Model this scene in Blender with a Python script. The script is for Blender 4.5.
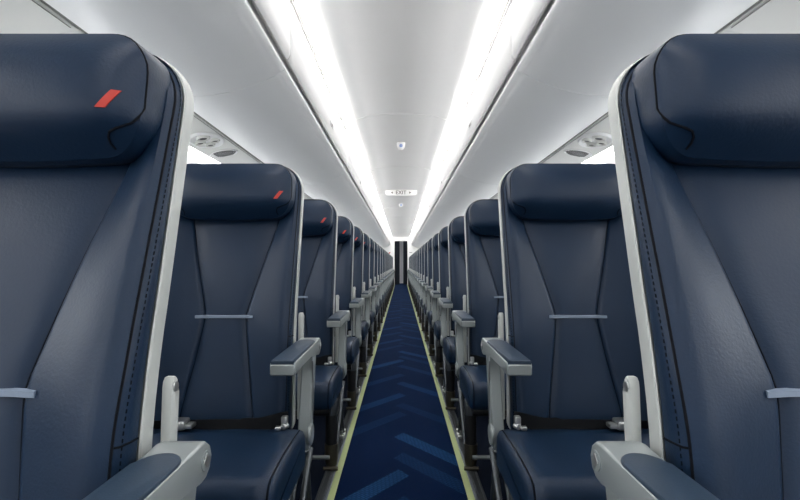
import bpy, bmesh, math, random
from mathutils import Vector, Matrix

random.seed(4)
scene = bpy.context.scene
for o in list(bpy.data.objects):
    bpy.data.objects.remove(o)
COL = scene.collection
PI = math.pi

# ------------------------------------------------------------------ camera
CAM_H = 0.86
cam_d = bpy.data.cameras.new('camera')
cam = bpy.data.objects.new('camera', cam_d)
COL.objects.link(cam)
cam.location = (0, 0, CAM_H)
cam.rotation_euler = (PI / 2, 0, 0)
cam_d.sensor_width = 36
cam_d.lens = 460 / 800 * 36
cam_d.shift_x = -1 / 800
cam_d.shift_y = 14 / 800
cam_d.clip_start = 0.02
scene.camera = cam

# ------------------------------------------------------------------ world and exposure
world = bpy.data.worlds.new('world')
scene.world = world
world.use_nodes = True
world.node_tree.nodes['Background'].inputs[0].default_value = (0.92, 0.96, 1.0, 1)
world.node_tree.nodes['Background'].inputs[1].default_value = 0.35
scene.view_settings.view_transform = 'Standard'
scene.view_settings.look = 'None'
scene.view_settings.gamma = 1
scene.view_settings.exposure = 1.22
scene.cycles.max_bounces = 16
scene.cycles.diffuse_bounces = 10
scene.view_settings.use_curve_mapping = False

STRIP_POWER = 6.4     # ceiling wash lights
WALL_POWER = 6.0      # side wall wash lights
WINDOW_POWER = 3.6    # daylight at the windows

# ------------------------------------------------------------------ materials
def new_mat(name):
    m = bpy.data.materials.new(name)
    m.use_nodes = True
    nt = m.node_tree
    return m, nt, nt.nodes['Principled BSDF']

def simple(name, col, rough=0.5, metal=0.0, spec=0.5, noise=0.0, nscale=30, bump=0.0, bscale=400):
    m, nt, b = new_mat(name)
    b.inputs['Base Color'].default_value = (*col, 1)
    b.inputs['Roughness'].default_value = rough
    b.inputs['Metallic'].default_value = metal
    b.inputs['Specular IOR Level'].default_value = spec
    tc = nt.nodes.new('ShaderNodeTexCoord')
    if noise:
        n = nt.nodes.new('ShaderNodeTexNoise'); n.inputs['Scale'].default_value = nscale
        n.inputs['Detail'].default_value = 4
        nt.links.new(tc.outputs['Object'], n.inputs['Vector'])
        mx = nt.nodes.new('ShaderNodeMix'); mx.data_type = 'RGBA'
        mx.inputs[6].default_value = tuple(c * (1 - noise) for c in col) + (1,)
        mx.inputs[7].default_value = tuple(min(1, c * (1 + noise)) for c in col) + (1,)
        nt.links.new(n.outputs['Fac'], mx.inputs[0])
        nt.links.new(mx.outputs[2], b.inputs['Base Color'])
    if bump:
        n2 = nt.nodes.new('ShaderNodeTexNoise'); n2.inputs['Scale'].default_value = bscale
        n2.inputs['Detail'].default_value = 3
        nt.links.new(tc.outputs['Object'], n2.inputs['Vector'])
        bp = nt.nodes.new('ShaderNodeBump'); bp.inputs['Strength'].default_value = bump
        bp.inputs['Distance'].default_value = 0.002
        nt.links.new(n2.outputs['Fac'], bp.inputs['Height'])
        nt.links.new(bp.outputs['Normal'], b.inputs['Normal'])
    return m

def emit(name, col, power):
    m, nt, b = new_mat(name)
    b.inputs['Base Color'].default_value = (0.9, 0.9, 0.9, 1)
    b.inputs['Emission Color'].default_value = (*col, 1)
    b.inputs['Emission Strength'].default_value = power
    return m

M_LEATHER = simple('navy_leather', (0.0046, 0.0175, 0.044), 0.42, spec=0.30, noise=0.08, nscale=9, bump=0.16, bscale=260)
M_PAD = simple('navy_arm_pad', (0.010, 0.027, 0.053), 0.5, bump=0.1, bscale=500)
M_PIPING = simple('dark_piping', (0.0008, 0.0018, 0.005), 0.7, spec=0.15)
M_THREAD = simple('navy_thread', (0.001, 0.003, 0.008), 0.7, spec=0.15)
M_SHELL = simple('pale_grey_plastic', (0.43, 0.45, 0.44), 0.38, noise=0.02)
M_METAL = simple('light_grey_metal', (0.26, 0.29, 0.295), 0.33, metal=0.25)
M_CHROME = simple('brushed_steel', (0.55, 0.56, 0.56), 0.28, metal=0.9)
M_DARK = simple('black_underseat', (0.003, 0.0035, 0.005), 0.5)
M_STRUT = simple('dark_steel', (0.09, 0.10, 0.11), 0.35, metal=0.8)
M_FOOT = simple('bronze_fitting', (0.09, 0.08, 0.06), 0.4, metal=0.6)
M_BELT = simple('black_webbing', (0.004, 0.005, 0.007), 0.8, spec=0.2, bump=0.3, bscale=900)
M_RED = simple('red_mark', (0.46, 0.03, 0.018), 0.5)
M_BAR = simple('pale_blue_bar', (0.20, 0.25, 0.33), 0.5)
M_WHITE = simple('white_panel', (0.86, 0.86, 0.86), 0.42, spec=0.4, noise=0.012, nscale=3)
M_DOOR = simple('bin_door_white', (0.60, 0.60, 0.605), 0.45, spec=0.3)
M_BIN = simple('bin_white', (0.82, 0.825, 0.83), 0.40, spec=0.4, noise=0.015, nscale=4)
M_CEIL = simple('ceiling_white', (0.88, 0.88, 0.88), 0.5, spec=0.3, noise=0.015, nscale=2)
M_PSU = simple('service_panel_grey', (0.66, 0.66, 0.63), 0.45)
M_SEAM = simple('grey_seam', (0.12, 0.12, 0.11), 0.6)
M_GROOVE = simple('groove_grey', (0.5, 0.5, 0.49), 0.6)
M_LENS = emit('ceiling_light_lens', (1.0, 0.975, 0.94), STRIP_POWER)
M_WASH = emit('side_wall_light_lens', (1.0, 0.985, 0.96), WALL_POWER)
M_DAY = emit('daylight_pane', (0.93, 0.97, 1.0), WINDOW_POWER)
M_SIGN = simple('sign_housing_white', (0.9, 0.9, 0.9), 0.4)
M_TEXT = simple('sign_lettering', (0.04, 0.01, 0.01), 0.6)
M_BLUE = simple('blue_lens', (0.22, 0.33, 0.62), 0.3)
M_STRIP = simple('floor_strip_yellow_green', (0.36, 0.42, 0.20), 0.6, noise=0.05, nscale=6)
M_ALU = simple('aluminium_edge', (0.16, 0.18, 0.21), 0.35, metal=0.7)
M_CURTAIN = simple('dark_navy_curtain', (0.004, 0.008, 0.018), 0.8)
M_HOLE = simple('dark_opening', (0.02, 0.02, 0.02), 0.6)
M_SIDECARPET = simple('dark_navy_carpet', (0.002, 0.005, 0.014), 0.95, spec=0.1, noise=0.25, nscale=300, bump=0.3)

def math_node(nt, op, a, b=None, clamp=False):
    n = nt.nodes.new('ShaderNodeMath'); n.operation = op; n.use_clamp = clamp
    for i, v in enumerate((a, b)):
        if v is None: continue
        if isinstance(v, (int, float)): n.inputs[i].default_value = v
        else: nt.links.new(v, n.inputs[i])
    return n.outputs[0]

def carpet_material():
    m, nt, b = new_mat('aisle_carpet')
    b.inputs['Roughness'].default_value = 0.9
    b.inputs['Specular IOR Level'].default_value = 0.05
    b.inputs['Sheen Weight'].default_value = 0.05
    b.inputs['Sheen Tint'].default_value = (0.1, 0.35, 0.9, 1)
    tc = nt.nodes.new('ShaderNodeTexCoord')
    sp = nt.nodes.new('ShaderNodeSeparateXYZ'); nt.links.new(tc.outputs['Object'], sp.inputs[0])
    X, Y = sp.outputs[0], sp.outputs[1]
    P = 2.2
    W_ = .114
    def bands(sgn, side):
        sx = math_node(nt, 'MULTIPLY', X, sgn)          # lateral distance towards this side
        v = math_node(nt, 'ADD', Y, math_node(nt, 'MULTIPLY', sx, 1.2))
        total = None
        for c, amp in side:
            t = math_node(nt, 'SUBTRACT', v, c)
            t = math_node(nt, 'ADD', t, P * 0.5)
            t = math_node(nt, 'FLOORED_MODULO', t, P)
            t = math_node(nt, 'SUBTRACT', t, P * 0.5)
            inb = math_node(nt, 'LESS_THAN', math_node(nt, 'ABSOLUTE', t), W_ / 2)
            lim = math_node(nt, 'ADD', math_node(nt, 'MULTIPLY', t, .39), -.012)
            cut = math_node(nt, 'GREATER_THAN', sx, lim)
            r = math_node(nt, 'MULTIPLY', math_node(nt, 'MULTIPLY', inb, cut), amp)
            total = r if total is None else math_node(nt, 'ADD', total, r)
        return total
    left = bands(-1.0, [(1.87, 1.0), (2.62, 0.40), (3.0, 0.75), (3.54, 0.5)])
    right = bands(1.0, [(2.04, 0.45), (2.285, 1.0), (2.785, 0.35), (3.295, 0.75), (3.85, 0.5)])
    pat = math_node(nt, 'MAXIMUM', left, right)
    # woven dashes
    br = nt.nodes.new('ShaderNodeTexBrick')
    br.inputs['Scale'].default_value = 22
    br.inputs['Mortar Size'].default_value = 0.05
    br.inputs['Color1'].default_value = (1, 1, 1, 1); br.inputs['Color2'].default_value = (0.75, 0.75, 0.75, 1)
    br.inputs['Mortar'].default_value = (0.25, 0.25, 0.25, 1)
    mp = nt.nodes.new('ShaderNodeMapping'); mp.inputs['Rotation'].default_value = (0, 0, 0.7)
    nt.links.new(tc.outputs['Object'], mp.inputs[0]); nt.links.new(mp.outputs[0], br.inputs['Vector'])
    pat = math_node(nt, 'MULTIPLY', pat, br.outputs['Color'])
    mx = nt.nodes.new('ShaderNodeMix'); mx.data_type = 'RGBA'
    mx.inputs[6].default_value = (0.0012, 0.0090, 0.042, 1)
    mx.inputs[7].default_value = (0.014, 0.066, 0.18, 1)
    nt.links.new(pat, mx.inputs[0])
    n = nt.nodes.new('ShaderNodeTexNoise'); n.inputs['Scale'].default_value = 500
    nt.links.new(tc.outputs['Object'], n.inputs['Vector'])
    m2 = nt.nodes.new('ShaderNodeMix'); m2.data_type = 'RGBA'; m2.blend_type = 'MULTIPLY'
    m2.inputs[0].default_value = 0.5
    nt.links.new(mx.outputs[2], m2.inputs[6]); nt.links.new(n.outputs['Fac'], m2.inputs[7])
    nt.links.new(m2.outputs[2], b.inputs['Base Color'])
    bp = nt.nodes.new('ShaderNodeBump'); bp.inputs['Strength'].default_value = 0.5; bp.inputs['Distance'].default_value = 0.003
    nt.links.new(n.outputs['Fac'], bp.inputs['Height']); nt.links.new(bp.outputs[0], b.inputs['Normal'])
    return m
M_CARPET = carpet_material()

# ------------------------------------------------------------------ mesh helpers
def ss(a, b, t):
    t = max(0.0, min(1.0, (t - a) / (b - a)))
    return t * t * (3 - 2 * t)

def interp(tab, z):
    if z <= tab[0][0]: return tab[0][1]
    n = len(tab)
    for i in range(n - 1):
        z0, y0 = tab[i]; z1, y1 = tab[i + 1]
        if z <= z1:
            # Catmull-like smooth slope
            def sl(k):
                a = tab[max(0, k - 1)]; b = tab[min(n - 1, k + 1)]
                return (b[1] - a[1]) / (b[0] - a[0])
            h = z1 - z0; t = (z - z0) / h
            m0, m1 = sl(i) * h, sl(i + 1) * h
            return (2*t**3 - 3*t**2 + 1)*y0 + (t**3 - 2*t**2 + t)*m0 + (-2*t**3 + 3*t**2)*y1 + (t**3 - t**2)*m1
    return tab[-1][1]

def crease(z):
    # straight runs with a softened bend at the accent bar
    def lin(q):
        for (z0, y0), (z1, y1) in zip(CREASE[:-1], CREASE[1:]):
            if q <= z1: return y0 + (y1 - y0)*(q - z0)/(z1 - z0)
        return CREASE[-1][1]
    return sum(lin(z + d) for d in (-.012, -.006, 0, .006, .012))/5

class MB:
    def __init__(self):
        self.v = []; self.f = []
    def add(self, vs, fs):
        n = len(self.v)
        self.v += [tuple(p) for p in vs]
        self.f += [tuple(i + n for i in f) for f in fs]
        return self
    def box(self, x0, x1, y0, y1, z0, z1, bev=0.0, seg=2):
        bm = bmesh.new()
        bmesh.ops.create_cube(bm, size=1)
        for v in bm.verts:
            v.co = Vector(((x0 + x1)/2 + v.co.x*(x1 - x0), (y0 + y1)/2 + v.co.y*(y1 - y0), (z0 + z1)/2 + v.co.z*(z1 - z0)))
        if bev:
            bmesh.ops.bevel(bm, geom=list(bm.edges), offset=bev, segments=seg, profile=0.5, affect='EDGES')
        bm.verts.index_update()
        self.add([v.co for v in bm.verts], [[v.index for v in f.verts] for f in bm.faces])
        bm.free(); return self
    def tube(self, pts, r, n=10, closed=False, cap=True):
        pts = [Vector(p) for p in pts]
        rs = r if isinstance(r, (list, tuple)) else [r] * len(pts)
        rings = []; up = None
        N = len(pts)
        for i, p in enumerate(pts):
            if closed: d = pts[(i + 1) % N] - pts[i - 1]
            else: d = pts[min(N - 1, i + 1)] - pts[max(0, i - 1)]
            d.normalize()
            if up is None:
                up = Vector((0, 0, 1)) if abs(d.z) < 0.9 else Vector((1, 0, 0))
            a = d.cross(up).normalized(); b = a.cross(d).normalized(); up = b
            rings.append([p + (a*math.cos(2*PI*k/n) + b*math.sin(2*PI*k/n))*rs[i] for k in range(n)])
        self.loft(rings, cap and not closed, closed)
        return self
    def loft(self, rings, cap=True, wrap=False):
        n = len(rings[0]); vs = [p for r in rings for p in r]; fs = []
        m = len(rings)
        for i in range(m if wrap else m - 1):
            j = (i + 1) % m
            for k in range(n):
                l = (k + 1) % n
                fs.append((i*n + k, i*n + l, j*n + l, j*n + k))
        if cap:
            fs.append(tuple(range(n))[::-1]); fs.append(tuple((m - 1)*n + k for k in range(n)))
        self.add(vs, fs); return self
    def cyl(self, p0, p1, r, n=16, bev=0.0):
        p0, p1 = Vector(p0), Vector(p1)
        if bev:
            d = (p1 - p0).normalized() * bev
            return self.tube([p0, p0 + d*0.3, p0 + d, p1 - d, p1 - d*0.3, p1], [r - bev, r - bev*0.3, r, r, r - bev*0.3, r - bev], n)
        return self.tube([p0, p1], r, n)
    def prism(self, poly, axis, a, b, bev=0.0, seg=2):
        """poly: 2D outline; axis 'x' -> (y,z) outline extruded in x; 'y' -> (x,z); 'z' -> (x,y)"""
        bm = bmesh.new()
        def P(p, t):
            return {'x': (t, p[0], p[1]), 'y': (p[0], t, p[1]), 'z': (p[0], p[1], t)}[axis]
        A = [bm.verts.new(P(p, a)) for p in poly]; B = [bm.verts.new(P(p, b)) for p in poly]
        fa = bm.faces.new(A); fb = bm.faces.new(B[::-1])
        for i in range(len(poly)):
            j = (i + 1) % len(poly)
            bm.faces.new((A[i], B[i], B[j], A[j]))
        if bev:
            es = set(fa.edges) | set(fb.edges)
            bmesh.ops.bevel(bm, geom=list(es), offset=bev, segments=seg, profile=0.5, affect='EDGES')
        bm.verts.index_update()
        self.add([v.co for v in bm.verts], [[v.index for v in f.verts] for f in bm.faces])
        bm.free(); return self
    def build(self, name, mat, parent=None, sx=1, angle=40, mats=None, **props):
        me = bpy.data.meshes.new(name)
        vs = [(p[0]*sx, p[1], p[2]) for p in self.v]
        me.from_pydata(vs, [], self.f)
        bm = bmesh.new(); bm.from_mesh(me)
        bmesh.ops.remove_doubles(bm, verts=bm.verts, dist=1e-6)
        bmesh.ops.recalc_face_normals(bm, faces=bm.faces)
        bm.to_mesh(me); bm.free()
        me.polygons.foreach_set('use_smooth', [True]*len(me.polygons))
        me.set_sharp_from_angle(angle=math.radians(angle))
        me.materials.append(mat)
        o = bpy.data.objects.new(name, me); COL.objects.link(o)
        if parent: o.parent = parent
        for k, v in props.items(): o[k] = v
        return o

def thing(name, label, cat, loc=(0, 0, 0), group=None):
    o = bpy.data.objects.new(name, None); COL.objects.link(o)
    o.empty_display_size = 0.1
    o.location = loc; o['label'] = label; o['category'] = cat
    if group: o['group'] = group
    return o

def copy_tree(o, parent=None):
    c = o.copy(); COL.objects.link(c)
    if parent: c.parent = parent
    for ch in list(o.children): copy_tree(ch, c)
    return c

def struct(name, mb, mat, **k):
    return mb.build(name, mat, kind='structure', **k)

# slab: front grid closed by gusset layers following its outline
def slab(hw, zs, yfront, cols, layers, back=True):
    """hw(z) half width; zs rows; cols(z)-> list of x; yfront(x,z); layers: list of (outset, yfun(z,x))"""
    mb = MB(); g = []
    for z in zs:
        g.append([(x, yfront(x, z), z) for x in cols(z)])
    nz, nx = len(g), len(g[0])
    vs = [p for r in g for p in r]
    fs = [(i*nx + j, i*nx + j + 1, (i+1)*nx + j + 1, (i+1)*nx + j) for i in range(nz-1) for j in range(nx-1)]
    bd = [(0, j) for j in range(nx)] + [(i, nx-1) for i in range(1, nz)] + [(nz-1, j) for j in range(nx-2, -1, -1)] + [(i, 0) for i in range(nz-2, 0, -1)]
    bp = [Vector((g[i][j][0], g[i][j][2])) for i, j in bd]
    N = len(bd); nrm = []
    for k in range(N):
        d = bp[(k+1) % N] - bp[k-1]
        nrm.append(Vector((d.y, -d.x)).normalized() if d.length > 1e-9 else Vector((0, 1)))
    idx = [i*nx + j for i, j in bd]
    prev = idx; loops = []
    for out, yf in layers:
        cur = []; loop = []
        for k in range(N):
            q = bp[k] + nrm[k]*out
            y = yf(bp[k].y, bp[k].x)
            vs.append((q.x, y, q.y)); cur.append(len(vs)-1); loop.append((q.x, y, q.y))
        for k in range(N):
            l = (k+1) % N
            fs.append((prev[k], prev[l], cur[l], cur[k]))
        prev = cur; loops.append(loop)
    # back cap as a grid
    out, yf = layers[-1]
    pos = {bd[k]: prev[k] for k in range(N)}
    for i in range(1, nz-1):
        for j in range(1, nx-1):
            vs.append((g[i][j][0], yf(g[i][j][2], g[i][j][0]), g[i][j][2])); pos[(i, j)] = len(vs)-1
    for i in range(nz-1):
        for j in range(nx-1):
            fs.append((pos[(i, j)], pos[(i+1, j)], pos[(i+1, j+1)], pos[(i, j+1)]))
    mb.add(vs, fs)
    return mb, loops, nrm, bd

def rounded_hw(W, z0, z1, r0, r1):
    def f(z):
        if z > z1 - r1:
            t = min(1, (z - (z1 - r1)) / r1); return W - r1 + r1*math.sqrt(max(0, 1 - t*t))
        if z < z0 + r0:
            t = min(1, ((z0 + r0) - z) / r0); return W - r0 + r0*math.sqrt(max(0, 1 - t*t))
        return W
    return f

def corner_rows(z0, z1, r0, r1, n, k=9):
    zs = []
    if r0 > 0:
        zs += [z0 + r0 - r0*math.cos(PI/2*i/k) for i in range(k)]
    a = z0 + r0; b = z1 - r1
    zs += [a + (b - a)*i/n for i in range(n)]
    zs += [b + r1*math.sin(PI/2*i/k) for i in range(k + 1)]
    return zs

# ------------------------------------------------------------------ seat
RIM_REAR = [(.36, .022), (.50, .024), (.64, .032), (.75, .054), (.82, .074), (1.03, .131), (1.19, .176)]
RIM_FRONT = [(.36, -.02), (.50, -.015), (.64, -.004), (.75, .018), (.82, .038), (1.03, .095), (1.19, .138)]
EDGE_FRONT = [(.36, -.080), (.50, -.066), (.66, -.046), (.75, -.019), (.82, .004), (1.03, .076), (1.19, .128)]
CENTRE_FRONT = [(.36, -.075), (.45, -.065), (.58, -.030), (.707, .0), (.86, .042), (1.0, .092), (1.19, .145)]
CREASE = [(.30, .112), (.45, .10), (.60, .074), (.700, .060), (.715, .060), (.86, .098), (1.02, .140), (1.25, .15)]

def belt_points(s):
    return []

def make_seat(s, label, logo=True, group=None, window=False):
    """s=+1: the aisle is on the +x side of the seat (left column); s=-1 mirrored.  Local x is measured towards the aisle."""
    t = thing('aircraft_seat', label, 'seat', group=group)
    W = .198
    # back shell
    zs = corner_rows(.37, 1.176, .03, .088, 22)
    hwS = rounded_hw(.1992, .37, 1.176, .03, .088)
    cols = lambda z: [hwS(z)*(-1 + 2*i/16) for i in range(17)]
    rf = lambda z: interp(RIM_FRONT, z); rr = lambda z: interp(RIM_REAR, z)
    mb, _, _, _ = slab(hwS, zs, lambda x, z: rf(z) + .003 + (rr(z) - rf(z) - .012)*(1 - ss(.84, .97, abs(x)/max(.01, hwS(z))))*ss(1.172, 1.12, z), cols,
                       [(.002, lambda z, x: rf(z) + .005), (.003, lambda z, x: rf(z)*.5 + rr(z)*.5), (.0015, lambda z, x: rr(z) - .006), (-.004, lambda z, x: rr(z) - .001),
                        (-.015, lambda z, x: rr(z) + .004)])
    mb.build('back_shell', M_SHELL, t, s, label='pale grey plastic back shell with a bright rim')
    # back cushion
    z0, z1 = .375, 1.172
    zs = corner_rows(z0, z1, .02, .082, 40)
    hwC = rounded_hw(W - .006, z0, z1, .02, .086)
    def cols(z):
        c = min(crease(z), hwC(z) - .03); h = hwC(z)
        mid = [-1, -.985, -.96, -.9, -.8, -.6, -.3, 0, .3, .6, .8, .9, .96, .985, 1]
        side = [.02, .05, .1, .2, .35, .5, .65, .78, .88, .95, 1]
        L = [-(c + (h - c)*q) for q in side[::-1]] + [c*q for q in mid] + [c + (h - c)*q for q in side]
        return L
    def yf(x, z):
        c = min(crease(z), hwC(z) - .03); h = hwC(z); a = abs(x)
        yc = interp(CENTRE_FRONT, z); ye = interp(EDGE_FRONT, z)
        topround = .018*ss(z1 - .05, z1, z)**2
        if a <= c:
            u = a/c
            y = yc - .004*(1 - u*u) + .0045*ss(.8, 1, u)
        else:
            q = (a - c)/(h - c)
            y = yc + (ye - yc)*ss(0, 1, q) - .0065*math.sin(PI*min(1, q))**.9 - .0035*ss(0, .07, q) + .006*ss(.86, 1, q)
            y += .0045*(1 - ss(0, .04, q))
        return y + topround
    yb = lambda z, x: interp(EDGE_FRONT, z)
    mb, loops, nrm, bd = slab(hwC, zs, yf, cols,
        [(.000, lambda z, x: yf(x, z) + .004),
         (.004, lambda z, x: yf(x, z) + .009),
         (.006, lambda z, x: yf(x, z)*.5 + rf(z)*.5 + .003),
         (.0065, lambda z, x: rf(z) - .001),
         (.0045, lambda z, x: rf(z) + .0035),
         (-.004, lambda z, x: rf(z) + .006),
         (-.012, lambda z, x: rf(z) + .012)])
    back = mb.build('backrest', M_LEATHER, t, s)
    pipe = [Vector((p[0]*1.002, p[1] - .002, p[2])) for p in loops[0]]
    nxr = len(cols(.6))
    pts = pipe[nxr - 1:] + pipe[:1]
    MB().tube(pts, .0020, 6).build('piping', M_PIPING, back, s)
    for sg in (1, -1):
        line = []
        for i in range(44):
            z = .40 + (1.06 - .40)*i/43
            x = min(crease(z), hwC(z) - .03)
            line.append((sg*(x - .0006), yf(x + 1e-5, z) - .0001, z))
        MB().tube(line, .0013, 6).build('crease_seam', M_THREAD, back, s)
    # stitches on the gusset behind the piping
    st = MB(); acc = 0
    l1, l2 = loops[1], loops[2]
    seq = list(range(nxr - 1, len(l1)))
    path = [Vector(l1[k])*.72 + Vector(l2[k])*.28 + Vector((nrm[k].x*.0008, 0, nrm[k].y*.0008)) for k in seq]
    cum = [0]
    for a, b in zip(path[:-1], path[1:]): cum.append(cum[-1] + (b - a).length)
    def at(d):
        for i in range(len(cum) - 1):
            if cum[i + 1] >= d:
                q = (d - cum[i])/max(1e-9, cum[i + 1] - cum[i]); return path[i] + (path[i + 1] - path[i])*q
        return path[-1]
    d = 0
    while d + .0045 < cum[-1]:
        st.tube([at(d), at(d + .0045)], .0008, 4); d += .008
    st.build('stitching', M_THREAD, back, s)
    # horizontal stitched tuck low on the gusset, aisle and window side
    for sg in (1, -1):
        ks = [k for k in range(len(l1)) if l1[k][0]*sg > W*.9]
        k = min(ks, key=lambda k: abs(l1[k][2] - .655))
        P4 = [Vector(loops[q][k]) for q in (0, 1, 2, 3)]
        MB().tube([P4[0] + Vector((-sg*.002, -.001, .003))] + [p + Vector((sg*.0004, 0, -.001*q)) for q, p in enumerate(P4)], .0014, 6).build('tuck_seam', M_PIPING, back, s)
    # accent bar
    zb = .707
    bw = .083
    pts = []
    mbar = MB()
    rings = []
    for i in range(13):
        x = -bw + 2*bw*i/12
        y = yf(0, zb) - .001 + (yf(bw, zb) - yf(0, zb) + .0005)*ss(.045, bw, abs(x))
        rings.append([(x, y - .0025, zb - .0036), (x, y - .0025, zb + .0036), (x, y + .006, zb + .0048), (x, y + .006, zb - .0048)])
    mbar.loft(rings)
    mbar.build('accent_bar', M_BAR, t, s, label='thin pale blue horizontal bar')
    # headrest
    hz0, hz1 = 1.005, 1.164
    HW = .181
    zs = corner_rows(hz0, hz1, .055, .055, 10, 8)
    hwH = rounded_hw(HW, hz0, hz1, .055, .055)
    cols = lambda z: [hwH(z)*q for q in (-1, -.98, -.95, -.9, -.82, -.7, -.5, -.25, 0, .25, .5, .7, .82, .9, .95, .98, 1)]
    zc = (hz0 + hz1)/2
    def yh(x, z):
        v = (z - zc)/((hz1 - hz0)/2); u = x/HW
        k = (1 - abs(v)**2.6)*(1 - abs(u)**7)
        return .043 + .012*v - .030*k + .026*(1 - ss(-1.05, -.38, v)) + .003*ss(.5, 1, v)
    mb, loops, nrm, bd = slab(hwH, zs, yh, cols,
        [(.0005, lambda z, x: yh(x, z) + .005),
         (.0025, lambda z, x: yh(x, z) + .010),
         (.0035, lambda z, x: .085 + (z - zc)*.20),
         (.0030, lambda z, x: .105 + (z - zc)*.26),
         (-.004, lambda z, x: .125 + (z - zc)*.28),
         (-.016, lambda z, x: .145 + (z - zc)*.28)])
    def bow(p):
        return (p[0], p[1], p[2] - .010*(1 - (p[0]/HW)**2)*(1 - ss(hz0, zc, p[2])))
    mb.v = [bow(p) for p in mb.v]
    loops = [[bow(p) for p in l] for l in loops]
    # keep the top of the bulging gusset level with the photographed top
    head = mb.build('headrest', M_LEATHER, t, s)
    nh = len(cols(1.1))
    # piping runs up each side, over the top and curls in at the lower corners
    full = loops[0]
    seq = [Vector((p[0], p[1] - .0015, p[2])) for p in (full[nh - 1:] + full[:1]) if p[2] > 1.052]
    ga = 1 if seq[0].x > 0 else -1
    hook = [(.1775, 1.046), (.171, 1.0395), (.162, 1.036), (.152, 1.033), (.144, 1.030), (.1395, 1.025), (.1385, 1.019), (.141, 1.013)]
    def on(px, pz):
        q = bow((px, 0, pz)); return Vector((px, yh(px, pz) - .0004, q[2]))
    path = [on(ga*a, b) for a, b in hook[::-1]] + seq + [on(-ga*a, b) for a, b in hook]
    MB().tube(path, .0016, 6).build('piping', M_PIPING, head, s)
    if logo:
        lx, lz = .149, 1.0645
        sk = .010
        poly = [(-.0130, -.0115), (-.0020, -.0115), (.0135, .0120), (.0035, .0120)]
        rings = []
        mbl = MB(); n = 6
        vs = []; fs = []
        for i in range(n + 1):
            for e in (0, 1):
                tt = i/n
                lo, hi = (poly[0], poly[3]) if e == 0 else (poly[1], poly[2])
                px = lx + lo[0] + (hi[0] - lo[0])*tt; pz = lz + lo[1] + (hi[1] - lo[1])*tt
                vs.append((px, yh(px, pz) - .0010, pz)); 
        m = len(vs)
        vs += [(x, y + .004, z) for x, y, z in vs]
        for i in range(n):
            a0, a1, b0, b1 = 2*i, 2*i + 1, 2*i + 2, 2*i + 3
            fs.append((a0, a1, b1, b0)); fs.append((a0 + m, b0 + m, b1 + m, a1 + m))
            fs.append((a0, b0, b0 + m, a0 + m)); fs.append((a1, a1 + m, b1 + m, b1))
        fs.append((0, m, m + 1, 1)); fs.append((2*n, 2*n + 1, 2*n + 1 + m, 2*n + m))
        mbl.add(vs, fs).build('stripe_emblem', M_RED, head, s, label='small slanted red stripe emblem')
    # seat cushion : (y,z) section lofted across x
    def section(ins):
        P = []
        yB, yF, zT, zB = -.085 - ins, -.405 + ins, .412 - ins, .305 + ins
        r = .042; r2 = .03
        P.append((yB, zB)); P.append((yB + .004, (zB + zT)/2)); P.append((yB, zT - .008)); P.append((yB - .01, zT))
        for q in (.2, .4, .6, .8): 
            y = yB - .01 + (yF + r - yB)*q
            P.append((y, zT + .006*math.sin(PI*q)))
        for k in range(7):
            a = PI/2*k/6
            P.append((yF + r - r*math.sin(a), zT - r + r*math.cos(a)))
        P.append((yF - .002, (zT + zB)/2 - .005))
        for k in range(5):
            a = PI/2*k/4
            P.append((yF + r2 - r2*math.cos(a) + .004*0, zB + r2 - r2*math.sin(a)))
        P.append(((yB + yF)/2, zB))
        return P
    cx = .255
    rings = []
    for x, ins in ((-cx, .022), (-cx + .002, .012), (-cx + .008, .004), (-cx + .014, .001), (-cx + .017, .0032), (-cx + .020, .0005), (-cx + .05, -.001), (-.1, -.002), (0, -.002), (.1, -.002),
                   (cx - .05, -.001), (cx - .020, .0005), (cx - .017, .0032), (cx - .014, .001), (cx - .008, .004), (cx - .002, .012), (cx, .022)):
        rings.append([(x, y, z) for y, z in section(ins)])
    cush = MB().loft(rings).build('seat_cushion', M_LEATHER, t, s, angle=60)
    for sg in (1, -1):
        sec = section(.0015)[3:20]
        MB().tube([(sg*(cx - .017), y, z) for y, z in sec], .0016, 6).build('piping', M_PIPING, cush, s)
    # armrests : the aisle one and the inner one
    for side, x0, x1 in (((1, .218, .274), (-1, -.278, -.232)) if not window else ((-1, -.262, -.222),)):
        prof = [(-.312, .612), (-.312, .632), (-.306, .6385), (-.05, .641), (.0, .645), (.014, .643), (.026, .634), (.031, .620), (.026, .606), (.014, .598), (.0, .596), (-.02, .600), (-.05, .609), (-.12, .614), (-.24, .614), (-.285, .611), (-.308, .609)]
        arm = MB().prism(prof, 'x', x0, x1, .004, 3).build('armrest', M_METAL, t, s)
        xc = (x0 + x1)/2; hwp = (x1 - x0)/2 - .0022
        # pad, straight at the tip and round at the pivot end
        top = [(xc - hwp, -.3095), (xc + hwp, -.3095)] + [(xc + hwp*math.cos(a), -.055 + .032*math.sin(a)) for a in [PI*k/12 for k in range(13)]]
        MB().prism(top, 'z', .626, .6450, .004, 3).build('arm_pad', M_PAD, arm, s, label='navy padded top')
        if side == 1:
            MB().cyl((x1 - .001, .010, .6205), (x1 + .0015, .010, .6205), .0125, 20, .001).build('pivot_cap', M_METAL, arm, s)
            MB().prism([(.002, .6205), (.010, .6295), (.018, .6205), (.010, .6115)], 'x', x1 + .001, x1 + .0026, 0).build('pivot_screw', M_CHROME, arm, s)
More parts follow.
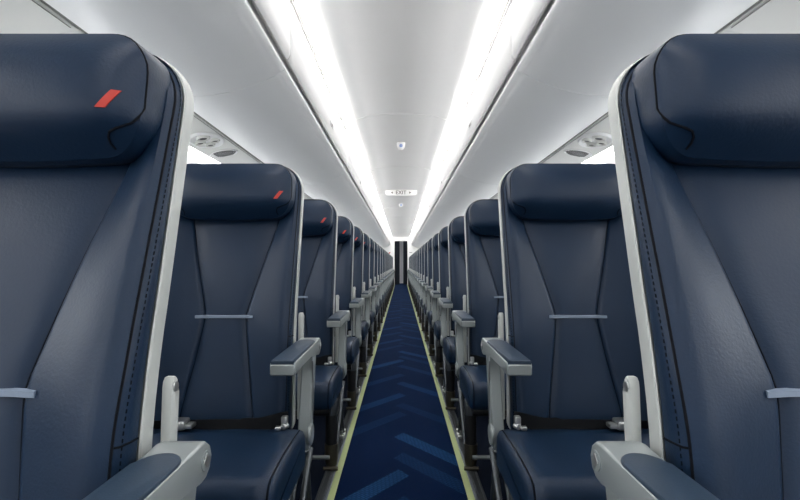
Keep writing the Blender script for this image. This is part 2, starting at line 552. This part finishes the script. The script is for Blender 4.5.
    if not window:
        # post from the pivot down to the hinge disc
        mbp = MB()
        xa, xb = .228, .262
        rings = []
        for y, z, d, w in ((.004, .612, .042, .0), (-.012, .56, .044, .0), (-.034, .48, .046, .0), (-.052, .41, .05, .0), (-.058, .37, .046, .002), (-.058, .345, .03, .004)):
            rings.append([(xa + w, y - d/2, z), (xa + w, y + d/2, z), (xb - w, y + d/2, z), (xb - w, y - d/2, z)])
        bm = MB().loft(rings)
        post = bm.build('armrest_post', M_METAL, t, s, angle=25)
        bv = post.modifiers.new('bevel', 'BEVEL'); bv.width = .005; bv.segments = 2; bv.limit_method = 'ANGLE'; bv.angle_limit = math.radians(50)
        MB().cyl((xb - .006, -.062, .388), (xb + .004, -.062, .388), .030, 28, .004).build('hinge_disc', M_METAL, post, s)
        MB().box(xb - .002, xb + .0005, -.040, -.030, .42, .585, .0008, 1).build('cover_strip', M_STRUT, post, s)
        # upright bracket beside the shell, with round head and screw
        br = MB()
        prof = [(.022, .40), (.040, .40), (.050, .56), (.062, .69), (.062, .700), (.060, .708), (.055, .713), (.050, .713), (.045, .708), (.043, .700)]
        b = br.prism(prof, 'x', .203, .217, .003, 2).build('side_bracket', M_SHELL, t, s)
        MB().cyl((.216, .052, .700), (.2185, .052, .700), .0068, 16, .0008).build('bracket_screw', M_CHROME, b, s)
    # belt
    beltpath = []
    rings = []
    for i in range(25):
        q = i/24
        x = .205 - .395*q
        z = .425 + .016*(1 - ss(0, .25, q)) - .006*math.sin(q*9)*.4
        y = interp(CENTRE_FRONT, .43) - .022 - .006*math.sin(PI*q) - .003*math.sin(q*14) - .012*(1-ss(0,.12,q))*0
        h = .019 if q < .3 else .013
        tw = .006*math.sin(q*5)
        rings.append([(x, y - .0018 - tw, z - h), (x, y - .0018 + tw*.3, z + h), (x, y + .0018 + tw*.3, z + h), (x, y + .0018 - tw, z - h)])
    belt = MB().loft(rings).build('seat_belt', M_BELT, t, s, label='black lap belt lying across the seat')
    MB().box(-.112, -.058, -.135, -.092, .421, .446, .006, 3).box(-.062, -.040, -.128, -.098, .424, .436, .003, 2).build('buckle', M_CHROME, belt, s, label='silver buckle')
    MB().box(.190, .206, -.108, -.088, .418, .450, .003, 2).cyl((.196, -.112, .424), (.204, -.096, .424), .008, 12, .001).box(.176, .192, -.118, -.104, .416, .426, .002, 1).build('belt_anchor', M_CHROME, belt, s)
    # seat pan and frame tubes under the cushion
    MB().box(-.245, .235, -.375, -.07, .288, .306, .004, 2).cyl((-.25, -.30, .275), (.23, -.30, .275), .018, 14).cyl((-.25, -.06, .29), (.23, -.06, .29), .018, 14).build('seat_frame', M_DARK, t, s)
    for xl in ((.222, -.22)):
        lg = MB().tube([(xl, -.215, .09), (xl, -.212, .285)], .0245, 16).build('leg', M_DARK, t, s)
        MB().tube([(xl, -.214, .235), (xl, -.213, .262), (xl, -.209, .285), (xl, -.19, .30)], [.027, .027, .026, .02], 16).build('leg_collar', M_STRUT, lg, s)
        MB().tube([(xl, -.216, .115), (xl, -.216, .055), (xl, -.210, .028), (xl, -.195, .014), (xl, -.170, .010)], [.0275, .0275, .024, .014, .008], 14).cyl((xl - .03, -.235, .018), (xl + .03, -.235, .018), .008, 10).build('leg_foot', M_FOOT, lg, s)
        MB().tube([(xl + .014, -.20, .055), (xl + .014, .06, .30)], .009, 10).tube([(xl - .014, -.20, .055), (xl - .014, .06, .30)], .006, 8).build('diagonal_strut', M_STRUT, t, s)
        rl = MB().tube([(xl, .045, .30), (xl, .10, .13), (xl, .135, .035)], [.012, .010, .012], 10).build('rear_leg', M_STRUT, t, s)
        MB().box(xl - .014, xl + .014, .10, .175, .008, .026, .004, 2).cyl((xl - .018, .135, .04), (xl + .018, .135, .04), .009, 10).cyl((xl, .155, .02), (xl, .155, .048), .008, 8).cyl((xl, .112, .02), (xl, .112, .046), .007, 8).build('rear_foot', M_CHROME, rl, s)
    MB().cyl((-.25, -.262, .075), (.222, -.262, .075), .008, 10).build('baggage_bar', M_METAL, t, s)
    return t

ROWS = 23
PITCH = .79
Y0 = .55
XC = .512
ORD = ['first', 'second', 'third', 'fourth', 'fifth', 'sixth', 'seventh', 'eighth', 'ninth', 'tenth', 'eleventh', 'twelfth', 'thirteenth', 'fourteenth',
       'fifteenth', 'sixteenth', 'seventeenth', 'eighteenth', 'nineteenth', 'twentieth', 'twenty-first', 'twenty-second', 'twenty-third']

def seat_label(side, k):
    if k == 0: return 'navy leather aisle seat in the nearest row, cut by the %s edge of the picture' % side
    if k == ROWS - 1: return 'farthest navy leather seat %s of the aisle, near the dark doorway' % side
    return 'navy leather seat %s of the aisle, %s row from the camera' % (side, ORD[k])

for side, s in (('left', 1), ('right', -1)):
    grp = 'navy aisle seats %s of the aisle' % side
    proto = make_seat(s, seat_label(side, 0), logo=(side == 'left'), group=grp)
    for k in range(ROWS):
        o = proto if k == 0 else copy_tree(proto)
        o.location = (-s*XC, Y0 + PITCH*k, 0)
        o['label'] = seat_label(side, k)

# window seats of the nearest rows, mostly behind the aisle seats
for side, s in (('left', 1), ('right', -1)):
    proto = None
    for k in range(6):
        lab = 'navy leather window seat beside the %s wall, %s row from the camera' % (side, ORD[k])
        if proto is None: o = proto = make_seat(s, lab, logo=(side == 'left'), group='navy window seats by the %s wall' % side, window=True)
        else: o = copy_tree(proto)
        o.location = (-s*1.035, Y0 + PITCH*k, 0); o['label'] = lab

# ------------------------------------------------------------------ floor
YA, YB = -2.2, 18.9
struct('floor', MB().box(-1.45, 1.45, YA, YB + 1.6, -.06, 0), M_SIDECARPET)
struct('trim_1', MB().box(-.243, .243, YA, YB + 1.4, 0, .006), M_CARPET)     # aisle runner
for n, s in ((2, -1), (3, 1)):
    struct('trim_%d' % n, MB().box(min(s*.243, s*.268), max(s*.243, s*.268), YA, YB, 0, .009, .002, 2), M_STRIP)
    struct('trim_%d' % (n + 2), MB().box(min(s*.268, s*.279), max(s*.268, s*.279), YA, YB, 0, .010, .002, 2), M_ALU)
    rail = MB().box(min(s*.281, s*.312), max(s*.281, s*.312), YA, YB, 0, .008, .001, 1)
    rail.box(min(s*.283, s*.290), max(s*.283, s*.290), YA, YB, .006, .012, .001, 1).box(min(s*.303, s*.310), max(s*.303, s*.310), YA, YB, .006, .012, .001, 1)
    struct('trim_%d' % (n + 4), rail, M_STRUT)

# ------------------------------------------------------------------ ceiling
def zc_ceil(x):
    a = abs(x)
    return 1.990 - .026*(a/.33)**2 - .020*ss(.24, .372, a)
def strip_surface(name, prof, y0, y1, mat, thick=.012, ny=1, **k):
    """prof: open (x,z) profile, given a thickness upwards/outwards"""
    mb = MB(); n = len(prof)
    nr = []
    for i in range(n):
        a = Vector(prof[max(0, i-1)]); b = Vector(prof[min(n-1, i+1)]); d = (b - a).normalized()
        nr.append(Vector((-d.y, d.x)))
    ring = list(prof) + [(prof[i][0] + nr[i].x*thick, prof[i][1] + nr[i].y*thick) for i in range(n-1, -1, -1)]
    ys = [y0 + (y1 - y0)*i/ny for i in range(ny + 1)]
    mb.loft([[(x, y, z) for x, z in ring] for y in ys])
    return mb.build(name, mat, **k)

cprof = [(.372 - .744*i/40, zc_ceil(.372 - .744*i/40)) for i in range(41)]
cseams = [1.61 - 1.86*2, 1.61 - 1.86, 1.61] + [1.61 + 1.86*k for k in range(1, 10)]
cseams = [y for y in cseams if YA < y < YB - .4]
edges = [YA] + cseams + [YB + 1.6]
cm = MB()
for a, b in zip(edges[:-1], edges[1:]):
    ring = [(x, z) for x, z in cprof] + [(x, z + .02) for x, z in cprof[::-1]]
    cm.loft([[(x, a + .003, z) for x, z in ring], [(x, b - .003, z) for x, z in ring]])
struct('ceiling', cm, M_CEIL)
# pale joint strips between the ceiling panels
jm = MB()
for y in cseams:
    ring = [(x*1.0, z - .0035) for x, z in cprof] + [(x, z + .01) for x, z in cprof[::-1]]
    jm.loft([[(x, y - .012, z) for x, z in ring], [(x, y + .012, z) for x, z in ring]])
struct('trim_8', jm, M_WHITE)
# roof skin above everything, closing the cabin
rp = [(-1.42, .9), (-1.40, 1.3), (-1.25, 1.7), (-.9, 2.0), (-.4, 2.12), (0, 2.15), (.4, 2.12), (.9, 2.0), (1.25, 1.7), (1.40, 1.3), (1.42, .9)]
strip_surface('trim_9', rp, YA, YB + 1.6, M_WHITE, .03, kind='structure')

# ceiling light lenses and overhead bins
SEAMS = [-2.2, -.2, 1.8, 3.8, 5.8, 7.8, 9.8, 11.8, 13.8, 15.8, 17.8, 18.85]
for side, s in (('left', -1), ('right', 1)):
    n = 10 if s < 0 else 11
    p = [(s*.418, 1.916), (s*.410, 1.908), (s*.396, 1.906), (s*.383, 1.910), (s*.376, 1.920), (s*.374, 1.934)]
    if s < 0: p = p[::-1]
    # lens as one closed strip facing down and in
    mb = MB(); up = [(x, z + .012) for x, z in p]
    ring = p + up[::-1]
    mb.loft([[(x, YA, z) for x, z in ring], [(x, YB, z) for x, z in ring]])
    o = mb.build('ceiling_light', M_LENS, label='long glowing light strip along the %s edge of the ceiling' % side, category='ceiling light', group='ceiling light strips')

for n, s in ((10, -1), (11, 1)):
    struct('trim_%d' % n, MB().box(.4212, .4260, YA, YB, 1.896, 1.916), M_SEAM, sx=s)
def bezier(p0, p1, p2, p3, n):
    out = []
    for i in range(n + 1):
        t = i/n; u = 1 - t
        out.append(tuple(u**3*a + 3*u*u*t*b + 3*u*t*t*c + t**3*d for a, b, c, d in zip(p0, p1, p2, p3)))
    return out
under = bezier((.896, 1.520), (.76, 1.500), (.58, 1.545), (.478, 1.606), 18)
lip = bezier((.478, 1.606), (.462, 1.616), (.449, 1.622), (.452, 1.632), 6)[1:]
recess = [(.458, 1.637), (.480, 1.640), (.480, 1.665)]
outer = [(.480, 1.93), (.60, 2.0), (.896, 1.93)]
body_prof = under + lip + recess + outer

def make_bin(s, y0, y1, label, latch_y, group):
    t = thing('overhead_bin', label, 'overhead bin', (s*.68, (y0 + y1)/2, 1.52), group)
    L = (y1 - y0)/2 - .0015
    rings = []
    for yy, ins in ((-L, .003), (-L + .003, 0), (L - .003, 0), (L, .003)):
        rings.append([(x - .68, yy, z - 1.52 + (ins if z < 1.61 else 0)) for x, z in body_prof])
    MB().loft(rings).build('bin_body', M_BIN, t, s, angle=30)
    # door: nearly vertical face towards the aisle, rounded lower edge and rounded lower corners
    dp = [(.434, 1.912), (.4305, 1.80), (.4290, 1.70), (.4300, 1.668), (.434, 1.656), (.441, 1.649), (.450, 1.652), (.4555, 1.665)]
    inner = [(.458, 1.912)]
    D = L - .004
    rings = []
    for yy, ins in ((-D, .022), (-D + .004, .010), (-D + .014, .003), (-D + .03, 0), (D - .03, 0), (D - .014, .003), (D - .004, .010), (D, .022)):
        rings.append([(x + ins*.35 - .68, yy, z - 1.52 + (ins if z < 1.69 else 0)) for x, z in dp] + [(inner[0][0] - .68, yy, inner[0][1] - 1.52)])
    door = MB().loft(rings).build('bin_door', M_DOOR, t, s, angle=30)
    # dark finger recess below the door
    MB().box(.4555 - .68, .480 - .68, -D + .02, D - .02, 1.6345 - 1.52, 1.6385 - 1.52).build('finger_recess', M_GROOVE, t, s, label='dark grey recess along the lower edge')
    if latch_y is not None:
        ly = latch_y - (y0 + y1)/2
        h = MB()
        h.box(.4255 - .68, .4305 - .68, ly - .05, ly + .05, 1.705 - 1.52, 1.735 - 1.52, .002, 2)
        latch = h.build('latch', M_DOOR, door, s)
        MB().box(.4245 - .68, .4262 - .68, ly - .032, ly + .032, 1.711 - 1.52, 1.728 - 1.52, .0005, 1).build('latch_grip', M_SEAM, latch, s, label='grey latch grip')
    return t

for side, s in (('left', -1), ('right', 1)):
    for k, (a, b) in enumerate(zip(SEAMS[:-1], SEAMS[1:])):
        if b < 0: lab = 'white overhead bin behind the camera on the %s' % side
        elif k == 1: lab = 'white overhead bin at the top %s corner, above the nearest seat' % side
        elif k == len(SEAMS) - 2: lab = 'farthest short white overhead bin on the %s, against the end wall' % side
        else: lab = 'white overhead bin on the %s, %s from the camera' % (side, ORD[k - 1])
        make_bin(s, a, b, lab, (a + b)/2 + .05 if b - a > 1.5 else None, 'overhead bins on the %s' % side)

# ------------------------------------------------------------------ service panels under the bins
for n, s in ((12, -1), (13, 1)):
    pp = [(.911, 1.5205), (.98, 1.508), (1.05, 1.494), (1.108, 1.480)]
    mb = MB(); ring = pp + [(x, z + .02) for x, z in pp[::-1]]
    ys = [YA, -.8, 1.30, 3.45, 5.6, 7.75, 9.9, 12.05, 14.2, 16.35, YB]
    for a, b in zip(ys[:-1], ys[1:]):
        mb.loft([[(x, a + .0012, z) for x, z in ring], [(x, b - .0012, z) for x, z in ring]])
    struct('trim_%d' % n, mb, M_PSU, sx=s)
    # raised edge lines beside the joints
    struct('trim_%d' % (n + 2), MB().box(.893, .909, YA, YB, 1.5225, 1.532).box(.918, .9205, YA, 1.28, 1.5165, 1.5176).box(.918, .9205, 1.33, 3.42, 1.5165, 1.5176).box(.918, .9205, 3.5, YB, 1.5165, 1.5176), M_SEAM, sx=s)
    # dark joint and bright light lens above the side wall
    struct('trim_%d' % (n + 4), MB().box(1.106, 1.116, YA, YB, 1.482, 1.49).box(1.138, 1.1405, YA, YB, 1.469, 1.478), M_SEAM, sx=s)
    lens = MB(); lp = [(1.117, 1.480), (1.188, 1.458), (1.190, 1.470), (1.117, 1.492)]
    lens.loft([[(x, YA, z) for x, z in lp], [(x, YB, z) for x, z in lp]])
    side = 'left' if s < 0 else 'right'
    o = lens.build('side_wall_light', M_WASH, sx=s, label='thin glowing light strip above the %s side wall, outside the service panels' % side, category='wall light')

def psu_z(x): return interp([(.911, 1.5205), (.98, 1.508), (1.05, 1.494), (1.108, 1.480)], x)
def make_psu(s, y, label, group):
    t = thing('service_unit', label, 'service panel', (s*1.0, y, 1.50), group)
    def P(x, yy, d=0): return (x - 1.0, yy, psu_z(x) - 1.50 - d)
    # raised oval housing
    N = 36; rings = []
    for sc, d in ((1.0, -.001), (1.0, .004), (.96, .010), (.90, .012), (.85, .010), (.80, .004)):
        rings.append([P(1.005 + .078*sc*math.cos(2*PI*k/N), .125*sc*math.sin(2*PI*k/N), d) for k in range(N)])
    hs = MB().loft(rings, cap=True).build('oval_housing', M_WHITE, t, s, angle=50)
    for (x, yy, r, nm) in ((1.0, -.055, .030, 'reading_light'), (1.04, .005, .024, 'reading_light'), (.965, .010, .022, 'air_nozzle'), (1.01, .060, .022, 'air_nozzle')):
        rr = []
        for q, d in ((1.12, .004), (1.1, .013), (.95, .017), (.72, .014), (.62, .006)):
            rr.append([P(x + r*q*math.cos(2*PI*k/20), yy + r*q*math.sin(2*PI*k/20), d) for k in range(20)])
        ring = MB().loft(rr).build(nm, M_PSU, t, s, angle=50)
        rr = [[P(x + r*q*math.cos(2*PI*k/20), yy + r*q*math.sin(2*PI*k/20), d) for k in range(20)] for q, d in ((.6, .006), (.58, .012), (.3, .0125))]
        MB().loft(rr).build('dark_eye', M_HOLE, ring, s)
    # speaker grille: oval plate, slotted on its inner half
    N = 32; rings = []; gy = .27
    for sc, d in ((1.0, -.001), (1.0, .004), (.94, .006), (.88, .003)):
        rings.append([P(1.02 + .078*sc*math.cos(2*PI*k/N), gy + .062*sc*math.sin(2*PI*k/N), d) for k in range(N)])
    g = MB().loft(rings).build('speaker_grille', M_WHITE, t, s, angle=50)
    slots = MB()
    for i in range(-6, 7):
        yy = gy + i*.0085; w = math.sqrt(max(0, 1 - (i*.0085/.056)**2))
        for j in range(-7, 8):
            x = 1.02 + j*.009
            if abs(j*.009) < .066*w and x < 1.068:
                p = P(x, yy, .0045)
                slots.box(p[0] - .0026, p[0] + .0026, yy - .0024, yy + .0024, p[2] - .001, p[2] + .003)
    slots.build('grille_holes', M_HOLE, g, s, label='dark perforations')
    return t
for side, s in (('left', -1), ('right', 1)):
    proto = None
    for j in range(-1, 6):
        y = 2.38 + PITCH*j
        if j == 0: lab = 'grey reading light and vent unit under the %s bins, above the second row seat' % side
        else: lab = 'grey reading light and vent unit under the %s bins, above the %s row seat' % (side, ORD[j + 1])
        if proto is None: o = proto = make_psu(s, y, lab, 'service units under the %s bins' % side)
        else: o = copy_tree(proto)
        o.location.y = y; o['label'] = lab

# ------------------------------------------------------------------ side walls and windows
wp = [(1.188, 1.470), (1.215, 1.450), (1.24, 1.425), (1.30, 1.33), (1.335, 1.20), (1.35, 1.0), (1.345, .8), (1.32, .55), (1.27, .28), (1.22, .12), (1.215, 0)]
for side, s in (('left', -1), ('right', 1)):
    mb = MB(); ring = wp + [(x + .03, z) for x, z in wp[::-1]]
    mb.loft([[(x, YA, z) for x, z in ring], [(x, YB, z) for x, z in ring]])
    struct('wall_%s' % side, mb, M_WHITE, sx=s)
wi = 0
for s in (-1, 1):
    for k in range(-2, 23):
        y = Y0 - .15 + PITCH*k; wi += 1
        o = bpy.data.objects.new('window_%d' % wi, None); COL.objects.link(o); o['kind'] = 'structure'
        o.location = (s*1.33, y, 1.05)
        N = 28; rings = []
        def R(a, b, N=28):
            out = []
            for i in range(N):
                t_ = 2*PI*i/N; c, q = math.cos(t_), math.sin(t_)
                out.append((a*math.copysign(abs(c)**.7, c), b*math.copysign(abs(q)**.7, q)))
            return out
        for a, b, dx in ((.19, .24, .015), (.18, .23, -.012), (.16, .21, -.018), (.13, .175, .0)):
            rings.append([(dx, p, q) for p, q in R(a, b)])
        if wi == 1:
            frame_me = MB().loft(rings, cap=False).build('window_frame', M_WHITE, o, 1); fm = frame_me.data
            pane_o = MB().loft([[(.0, p, q) for p, q in R(.132, .177)], [(.004, p, q) for p, q in R(.132, .177)]]).build('window_pane', M_DAY, o, 1); pm = pane_o.data
            for c in (frame_me, pane_o): c.scale.x = s
        else:
            for nm, me in (('window_frame', fm), ('window_pane', pm)):
                c = bpy.data.objects.new(nm, me); COL.objects.link(c); c.parent = o; c.scale.x = s

# ------------------------------------------------------------------ far end
bk = MB()
DX0, DX1, DZ = -.265, .265, 1.80
prof_l = [(-1.36, 0), (DX0, 0), (DX0, DZ), (DX1, DZ), (DX1, 0), (1.36, 0), (1.38, 1.3), (1.2, 1.75), (.9, 1.98), (0, 2.1), (-.9, 1.98), (-1.2, 1.75), (-1.38, 1.3)]
bk.prism(prof_l, 'y', YB, YB + .04)
struct('wall_end', bk, M_WHITE)
struct('wall_back', MB().box(-1.4, 1.4, YB + 1.56, YB + 1.6, 0, 2.1), M_WHITE)
# doorway curtains
def curtain(x0, x1, label):
    N = 22; f = []; b = []
    for i in range(N + 1):
        x = x0 + (x1 - x0)*i/N; y = .012*math.sin(i*1.9)
        f.append((x, y)); b.append((x, y + .006))
    ring = f + b[::-1]
    t = thing('curtain', label, 'curtain', ((x0 + x1)/2, YB + .10, .01), None)
    xm = (x0 + x1)/2
    MB().loft([[(x - xm, y, 0) for x, y in ring], [(x - xm, y, DZ + .02) for x, y in ring]]).build('cloth', M_CURTAIN, t)
    return t
curtain(DX0 - .03, -.055, 'dark navy curtain in the far doorway, left half')
curtain(.095, DX1 + .03, 'dark navy curtain in the far doorway, right half')
tag = MB().cyl((-.32, YB + .10, DZ + .035), (.32, YB + .10, DZ + .035), .01, 10).build('curtain_rail', M_METAL)
tag['label'] = 'grey rail carrying the dark curtains of the far doorway'; tag['category'] = 'rail'
# red slanted stripe on the end wall, left
o = MB().prism([(-.555, 1.24), (-.50, 1.24), (-.425, 1.345), (-.48, 1.345)], 'y', YB - .004, YB - .0005).build('wall_emblem', M_RED)
o['label'] = 'slanted red stripe emblem on the white end wall, left of the doorway'; o['category'] = 'emblem'
o = MB().box(.34, .46, YB - .008, YB - .0005, 1.325, 1.345, .002, 1).build('wall_placard', M_SEAM)
o['label'] = 'tiny grey placard on the white end wall, right of the doorway'; o['category'] = 'placard'

# ------------------------------------------------------------------ exit sign hanging from the ceiling
def text_mesh(body, size, depth, name, mat, parent, loc):
    cu = bpy.data.curves.new(name, 'FONT'); cu.body = body; cu.size = size; cu.extrude = depth
    cu.align_x = 'CENTER'; cu.align_y = 'CENTER'
    tmp = bpy.data.objects.new(name, cu); COL.objects.link(tmp)
    bpy.context.view_layer.update()
    dg = bpy.context.evaluated_depsgraph_get()
    me = bpy.data.meshes.new_from_object(tmp.evaluated_get(dg))
    bpy.data.objects.remove(tmp)
    me.materials.clear(); me.materials.append(mat)
    o = bpy.data.objects.new(name, me); COL.objects.link(o)
    o.rotation_euler = (PI/2, 0, 0); o.location = loc; o.parent = parent
    return o
SY = 7.0
sg = thing('exit_sign', 'white EXIT sign on the ceiling above the aisle', 'exit sign', (0, SY, 1.942))
N = 20
topc = [(.245*(1 - 2*i/N), .050 - .016*(1 - 2*i/N)**2) for i in range(N + 1)]
outl = [(-.245, .034), (-.238, -.02), (-.215, -.038)] + [(-.2 + .4*i/10, -.046 + .010*(1 - 2*i/10)**2*1.0 + .0) for i in range(11)] + [(.215, -.038), (.238, -.02), (.245, .034)] + topc[1:-1]
MB().prism(outl, 'y', -.012, .05, .004, 2).build('sign_housing', M_SIGN, sg)
text_mesh('EXIT', .080, .001, 'lettering', M_TEXT, sg, (0, -.0135, .002))
for q in (-1, 1):
    MB().prism([(q*.155, .003), (q*.125, .018), (q*.125, -.012)], 'y', -.0140, -.0115).build('arrow', M_TEXT, sg)

# round detectors on the ceiling
def detector(y, label):
    t = thing('ceiling_detector', label, 'detector', (0, y, 1.989), 'round detectors on the ceiling')
    N = 28
    R = lambda prof: [[(r*math.cos(2*PI*k/N), r*math.sin(2*PI*k/N), z) for k in range(N)] for r, z in prof]
    MB().loft(R(((.040, .004), (.040, -.006), (.037, -.012), (.036, -.030), (.031, -.046), (.020, -.060), (.008, -.068)))).build('white_dome', M_WHITE, t, angle=50)
    MB().cyl((0, -.028, -.030), (0, -.040, -.032), .016, 20, .004).build('blue_lens', M_BLUE, t, label='round blue lens')
detector(4.30, 'small round white ceiling detector with a blue lens, nearer than the exit sign')
detector(8.6, 'small round white ceiling detector, beyond the exit sign')
